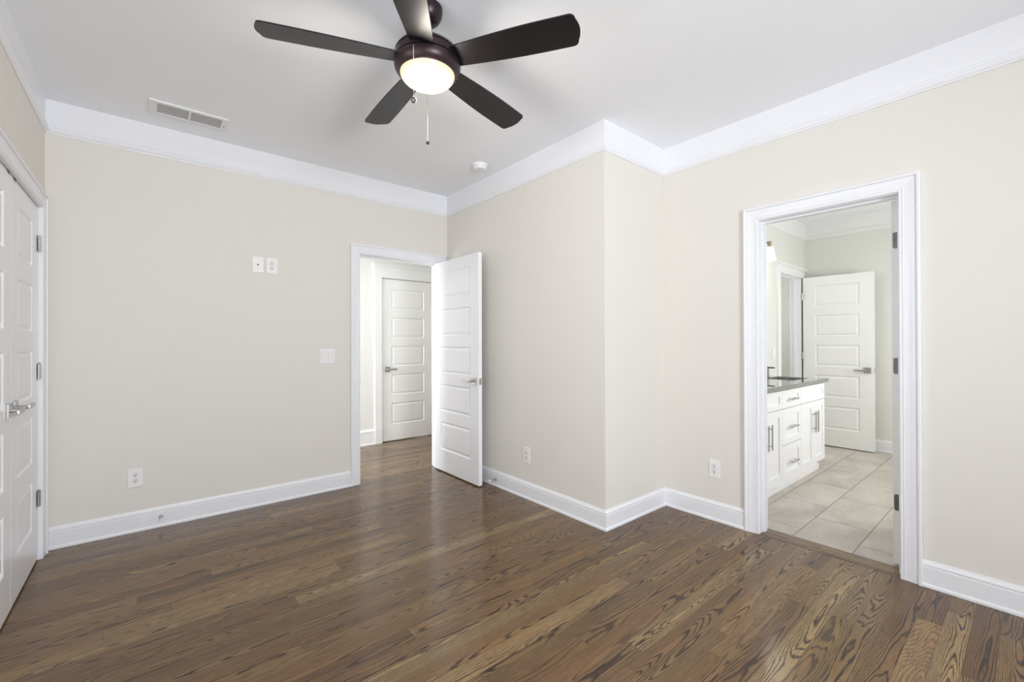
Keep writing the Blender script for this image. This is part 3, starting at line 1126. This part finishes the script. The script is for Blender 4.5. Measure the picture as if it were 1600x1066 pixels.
b = NB(); lathe(b, [(0.016, fz(2.668)), (0.030, fz(2.670)), (0.050, fz(2.682)), (0.062, fz(2.702)), (0.066, fz(2.722)), (0.066, 0.0)], 48)
obj('canopy', b, M_BRONZE, fan, smooth=True)
b = NB(); lathe(b, [(0.0125, fz(2.570)), (0.0125, fz(2.675))], 24); obj('downrod', b, M_BRONZE, fan, smooth=True)
b = NB()
lathe(b, [(0.137, fz(2.496)), (0.141, fz(2.498)), (0.141, fz(2.524)), (0.137, fz(2.526)), (0.137, fz(2.529)), (0.141, fz(2.531)),
          (0.132, fz(2.546)), (0.112, fz(2.560)), (0.080, fz(2.572)), (0.045, fz(2.579)), (0.028, fz(2.586)), (0.024, fz(2.600)), (0.013, fz(2.604))], 64)
obj('motor_housing', b, M_BRONZE, fan, smooth=True)
b = NB()
lathe(b, [(0.119, fz(2.4435)), (0.121, fz(2.441)), (0.126, fz(2.4425)), (0.137, fz(2.454)), (0.1435, fz(2.466)), (0.1455, fz(2.478)),
          (0.1455, fz(2.488)), (0.142, fz(2.492)), (0.136, fz(2.494)), (0.136, fz(2.496))], 64, cap=False)
lk = obj('light_housing', b, M_BRONZE, fan, smooth=True)
b = NB()
prof = []
for k in range(13):
    a = pi / 2 * k / 12
    prof.append((0.120 * sin(a), fz(2.447) - 0.058 * cos(a)))
lathe(b, prof, 64)
obj('glass_bowl', b, M_BOWL, fan, smooth=True)
ZB = 2.497
for k in range(5):
    ang = radians(158.716 - 72 * k)
    # blade outline, local x outward, y across
    n = 26
    pts = []
    for i in range(n + 1):
        s = i / n
        x = 0.125 + (0.655 - 0.125) * s
        hw = 0.051 + 0.021 * sin(min(1, s * 1.25) * pi / 2)
        pts.append((x, hw))
    top = [(x, w) for x, w in pts]
    bot = [(x, -w) for x, w in pts]
    # rounded tip: arc with soft corners
    tip = []
    cr = 0.024
    hw = pts[-1][1]
    for i in range(7):
        a = pi / 2 * (1 - i / 6)
        tip.append((0.655 - 0.012 + cr * cos(a), hw - cr + cr * sin(a)))
    for i in range(1, 12):
        t_ = i / 12
        yv = (hw - cr) * (1 - 2 * t_)
        tip.append((0.655 - 0.012 + cr + 0.012 * (1 - (yv / (hw - cr)) ** 2), yv))
    for i in range(7):
        a = pi / 2 * (i / 6)
        tip.append((0.655 - 0.012 + cr * cos(a), -(hw - cr) - cr * sin(a)))
    out = top[:-1] + tip + list(reversed(bot[:-1]))
    b = NB()
    up = [b.verts.new((x, y, 0.003)) for x, y in out]
    dn = [b.verts.new((x, y, -0.003)) for x, y in out]
    b.faces.new(up); b.faces.new(list(reversed(dn)))
    for i in range(len(out)):
        j = (i + 1) % len(out)
        b.faces.new((up[i], dn[i], dn[j], up[j]))
    bl = obj('blade', b, M_BLADE, fan)
    # ccw edge lower, cw edge higher
    bl.matrix_local = Matrix.Translation((0, 0, fz(ZB) + 0.004)) @ Matrix.Rotation(ang, 4, 'Z') @ Matrix.Rotation(radians(-12.0), 4, 'X')


def chain(x, y, zt, zb, fob, name='pull_chain'):
    b = NB()
    L = zt - zb
    nb = int(L / 0.0042)
    for i in range(nb):
        zz = fz(zt) - (i + 0.5) * L / nb
        m4 = Matrix.Translation((x, y, zz))
        lathe(b, [(0.0, -0.0017), (0.0014, -0.0008), (0.0014, 0.0008), (0.0, 0.0017)], 6, m4)
    tube(b, [(x, y, fz(zt)), (x, y, fz(zb))], 0.0006, 6)
    c = obj(name, b, M_BRASS, fan, smooth=True)
    b = NB()
    lathe(b, [(0.0, fz(zb) - 2 * fob), (fob * 0.6, fz(zb) - 1.75 * fob), (fob, fz(zb) - fob), (fob * 0.75, fz(zb) - 0.35 * fob),
              (fob * 0.3, fz(zb)), (0.0, fz(zb) + 0.002)], 20, Matrix.Translation((x, y, 0)))
    obj('chain_fob', b, M_HINGE if fob > 0.01 else M_BRONZE, c, smooth=True)


def polar(a, r): return r * cos(radians(a)), r * sin(radians(a))


cx_, cy_ = polar(228, 0.148)
chain(-0.117, -0.094, 2.480, 2.262, 0.0125)
chain(0.070, 0.128, 2.470, 2.215, 0.0085)

# the lamp of the fan's light kit
fan_bulb = point('fan_bulb', (FX, FY, 2.340), 14.0, (1.0, 0.94, 0.84), 0.10)

# ------------------------------------------------------------------ bathroom vanity
VX0, VX1, VYF = 3.230, 5.180, 1.360
van = empty('bathroom_vanity', (VX0, YV, 0))
tag(van, 'white shaker bathroom vanity with three central drawers and bar pulls', 'vanity')


def vpart(name, bm, mat, parent=van, smooth=False):
    bm.transform(Matrix.Translation((-VX0, -YV, 0)) if parent is van else Matrix.Identity(4))
    return obj(name, bm, mat, parent, smooth=smooth)


b = NB()
box(b, VX0, VX1, VYF + 0.020, YV - 0.004, 0.088, 0.715)
box(b, VX0, VX1, VYF + 0.020, VYF + 0.038, 0.715, 0.8545)
box(b, VX1 - 0.018, VX1, VYF + 0.038, YV - 0.004, 0.715, 0.8545)
box(b, VX0, VX0 + 0.018, VYF + 0.038, YV - 0.004, 0.715, 0.8545)
box(b, VX0 + 0.018, VX1 - 0.018, YV - 0.022, YV - 0.004, 0.715, 0.8545)
vpart('body', b, M_CAB)
b = NB()
box(b, VX0, 5.085, 1.398, YV - 0.02, 0.0, 0.088)
box(b, VX0, 5.097, 1.386, 1.398, 0.0, 0.050, 0.003)
vpart('plinth', b, M_CAB)


def shaker(name, x0, x1, z0, z1, rail=0.057):
    g = 0.0018
    x0 += g; x1 -= g; z0 += g; z1 -= g
    b = NB()
    y0, y1 = VYF, VYF + 0.019
    box(b, x0, x0 + rail, y0, y1, z0, z1, 0.0008); box(b, x1 - rail, x1, y0, y1, z0, z1, 0.0008)
    box(b, x0 + rail, x1 - rail, y0, y1, z0, z0 + min(rail, (z1 - z0) * .3), 0.0008)
    box(b, x0 + rail, x1 - rail, y0, y1, z1 - min(rail, (z1 - z0) * .3), z1, 0.0008)
    box(b, x0 + rail, x1 - rail, y0 + 0.009, y1, z0 + 0.01, z1 - 0.01)
    return vpart(name, b, M_CAB)


def pull(parent, x, z, horiz, L=0.10):
    b = NB()
    y = VYF - 0.032
    if horiz:
        tube(b, [(x - L, y, z), (x + L, y, z)], 0.006, 16)
        for s in (-1, 1): tube(b, [(x + s * L * .62, y, z), (x + s * L * .62, VYF + 0.002, z)], 0.0045, 12)
    else:
        tube(b, [(x, y, z - L), (x, y, z + L)], 0.006, 16)
        for s in (-1, 1): tube(b, [(x, y, z + s * L * .68), (x, VYF + 0.002, z + s * L * .68)], 0.0045, 12)
    b.transform(Matrix.Translation((-VX0, -YV, 0)))
    obj('pull_handle', b, M_NICKEL, parent, smooth=True)


XS0, XS1 = 4.055, 4.498
for (xa, xb_) in ((3.375, XS0), (XS1, VX1)):
    shaker('false_front', xa, xb_, 0.690, 0.845, 0.05)
    xm = (xa + xb_) / 2
    dl = shaker('cabinet_door', xa, xm, 0.092, 0.686)
    pull(dl, xm - 0.034, 0.500, False)
    dr = shaker('cabinet_door', xm, xb_, 0.092, 0.686)
    pull(dr, xm + 0.034, 0.500, False)
for z0, z1 in ((0.690, 0.845), (0.382, 0.686), (0.092, 0.378)):
    dr = shaker('drawer', XS0, XS1, z0, z1, 0.055)
    pull(dr, (XS0 + XS1) / 2 - 0.004, (z0 + z1) / 2 - 0.005, True, 0.078)
b = NB()
box(b, VX0, 3.375, VYF, VYF + 0.019, 0.092, 0.845)
vpart('filler_panel', b, M_CAB)

# countertop with the sink cut-out
b = NB()
SX = [(4.62, 5.04)]
SY = (1.455, 1.735)
CX0, CX1, CYa, CZ0, CZ1 = 3.195, 5.200, 1.330, 0.855, 0.890
box(b, CX0, CX1, CYa, SY[0], CZ0, CZ1)
box(b, CX0, CX1, SY[1], YV - 0.001, CZ0, CZ1)
xs = [CX0, SX[0][0], SX[0][1], CX1]
for i in (0, 2):
    box(b, xs[i], xs[i + 1], SY[0], SY[1], CZ0, CZ1)
bmesh.ops.remove_doubles(b, verts=list(b.verts), dist=0.0001)
tag(obj('countertop', b, M_QUARTZ), 'grey quartz countertop on the white bathroom vanity', 'countertop')
for i, (xa, xb_) in enumerate(SX):
    b = NB()
    e = 0.008
    xa, xb_, ya, yb = xa - e, xb_ + e, SY[0] - e, SY[1] + e
    z1, z0, t = CZ0 - 0.0005, 0.735, 0.010
    box(b, xa - t, xa, ya - t, yb + t, z0 - t, z1); box(b, xb_, xb_ + t, ya - t, yb + t, z0 - t, z1)
    box(b, xa, xb_, ya - t, ya, z0 - t, z1); box(b, xa, xb_, yb, yb + t, z0 - t, z1)
    box(b, xa, xb_, ya, yb, z0 - t, z0)
    tag(obj('undermount_sink', b, M_SINK), 'white rectangular undermount sink in the right end of the countertop', 'sink')
fx, fy = 4.935, 1.800
o = empty('bathroom_faucet', (fx, fy, CZ1))
tag(o, 'brushed nickel single lever faucet behind the bathroom sink', 'faucet')
b = NB(); box(b, -0.026, 0.026, -0.026, 0.026, 0, 0.006, 0.002); obj('base', b, M_NICKEL, o)
b = NB(); box(b, -0.019, 0.019, -0.019, 0.019, 0.006, 0.098, 0.003); obj('body', b, M_NICKEL, o)
b = NB(); box(b, -0.015, 0.015, -0.075, 0.015, 0.088, 0.102, 0.003); obj('spout', b, M_HINGE, o)
b = NB(); box(b, -0.010, 0.010, -0.010, 0.035, 0.102, 0.109, 0.002); obj('lever', b, M_NICKEL, o)


# vanity lights
def sconce(cx, label):
    o = empty('vanity_light', (cx, YV, 2.285))
    tag(o, label, 'wall light')
    b = NB(); box(b, -0.17, 0.17, -0.022, 0.0, -0.03, 0.03, 0.003); obj('back_plate', b, M_BRASS, o)
    for s in (-1, 1):
        x = s * 0.125
        b = NB()
        tube(b, [(x, -0.02, 0.0), (x, -0.095, 0.0)], 0.009, 16)
        lathe(b, [(0.026, -0.050), (0.029, -0.046), (0.029, -0.038), (0.016, -0.032), (0.016, -0.012), (0.022, -0.010), (0.022, 0.010), (0.012, 0.016)], 32,
              Matrix.Translation((x, -0.100, 0)))
        obj('arm', b, M_BRASS, o, smooth=True)
        b = NB()
        m4 = Matrix.Translation((x, -0.100, 0))
        lathe(b, [(0.060, -0.185), (0.0575, -0.184), (0.032, -0.048), (0.035, -0.046)][::1], 40, m4, cap=False)
        lathe(b, [(0.060, -0.185), (0.035, -0.046), (0.0, -0.044)], 40, m4, cap=False)
        obj('glass_shade', b, M_SHADE, o, smooth=True)
        point('vanity_bulb', (cx + x, YV - 0.100, 2.285 - 0.21), 1.4, (1.0, 0.97, 0.92), 0.04)
    return o


sconce(4.845, 'brass toned vanity light with a lit flared glass shade on the bathroom wall')
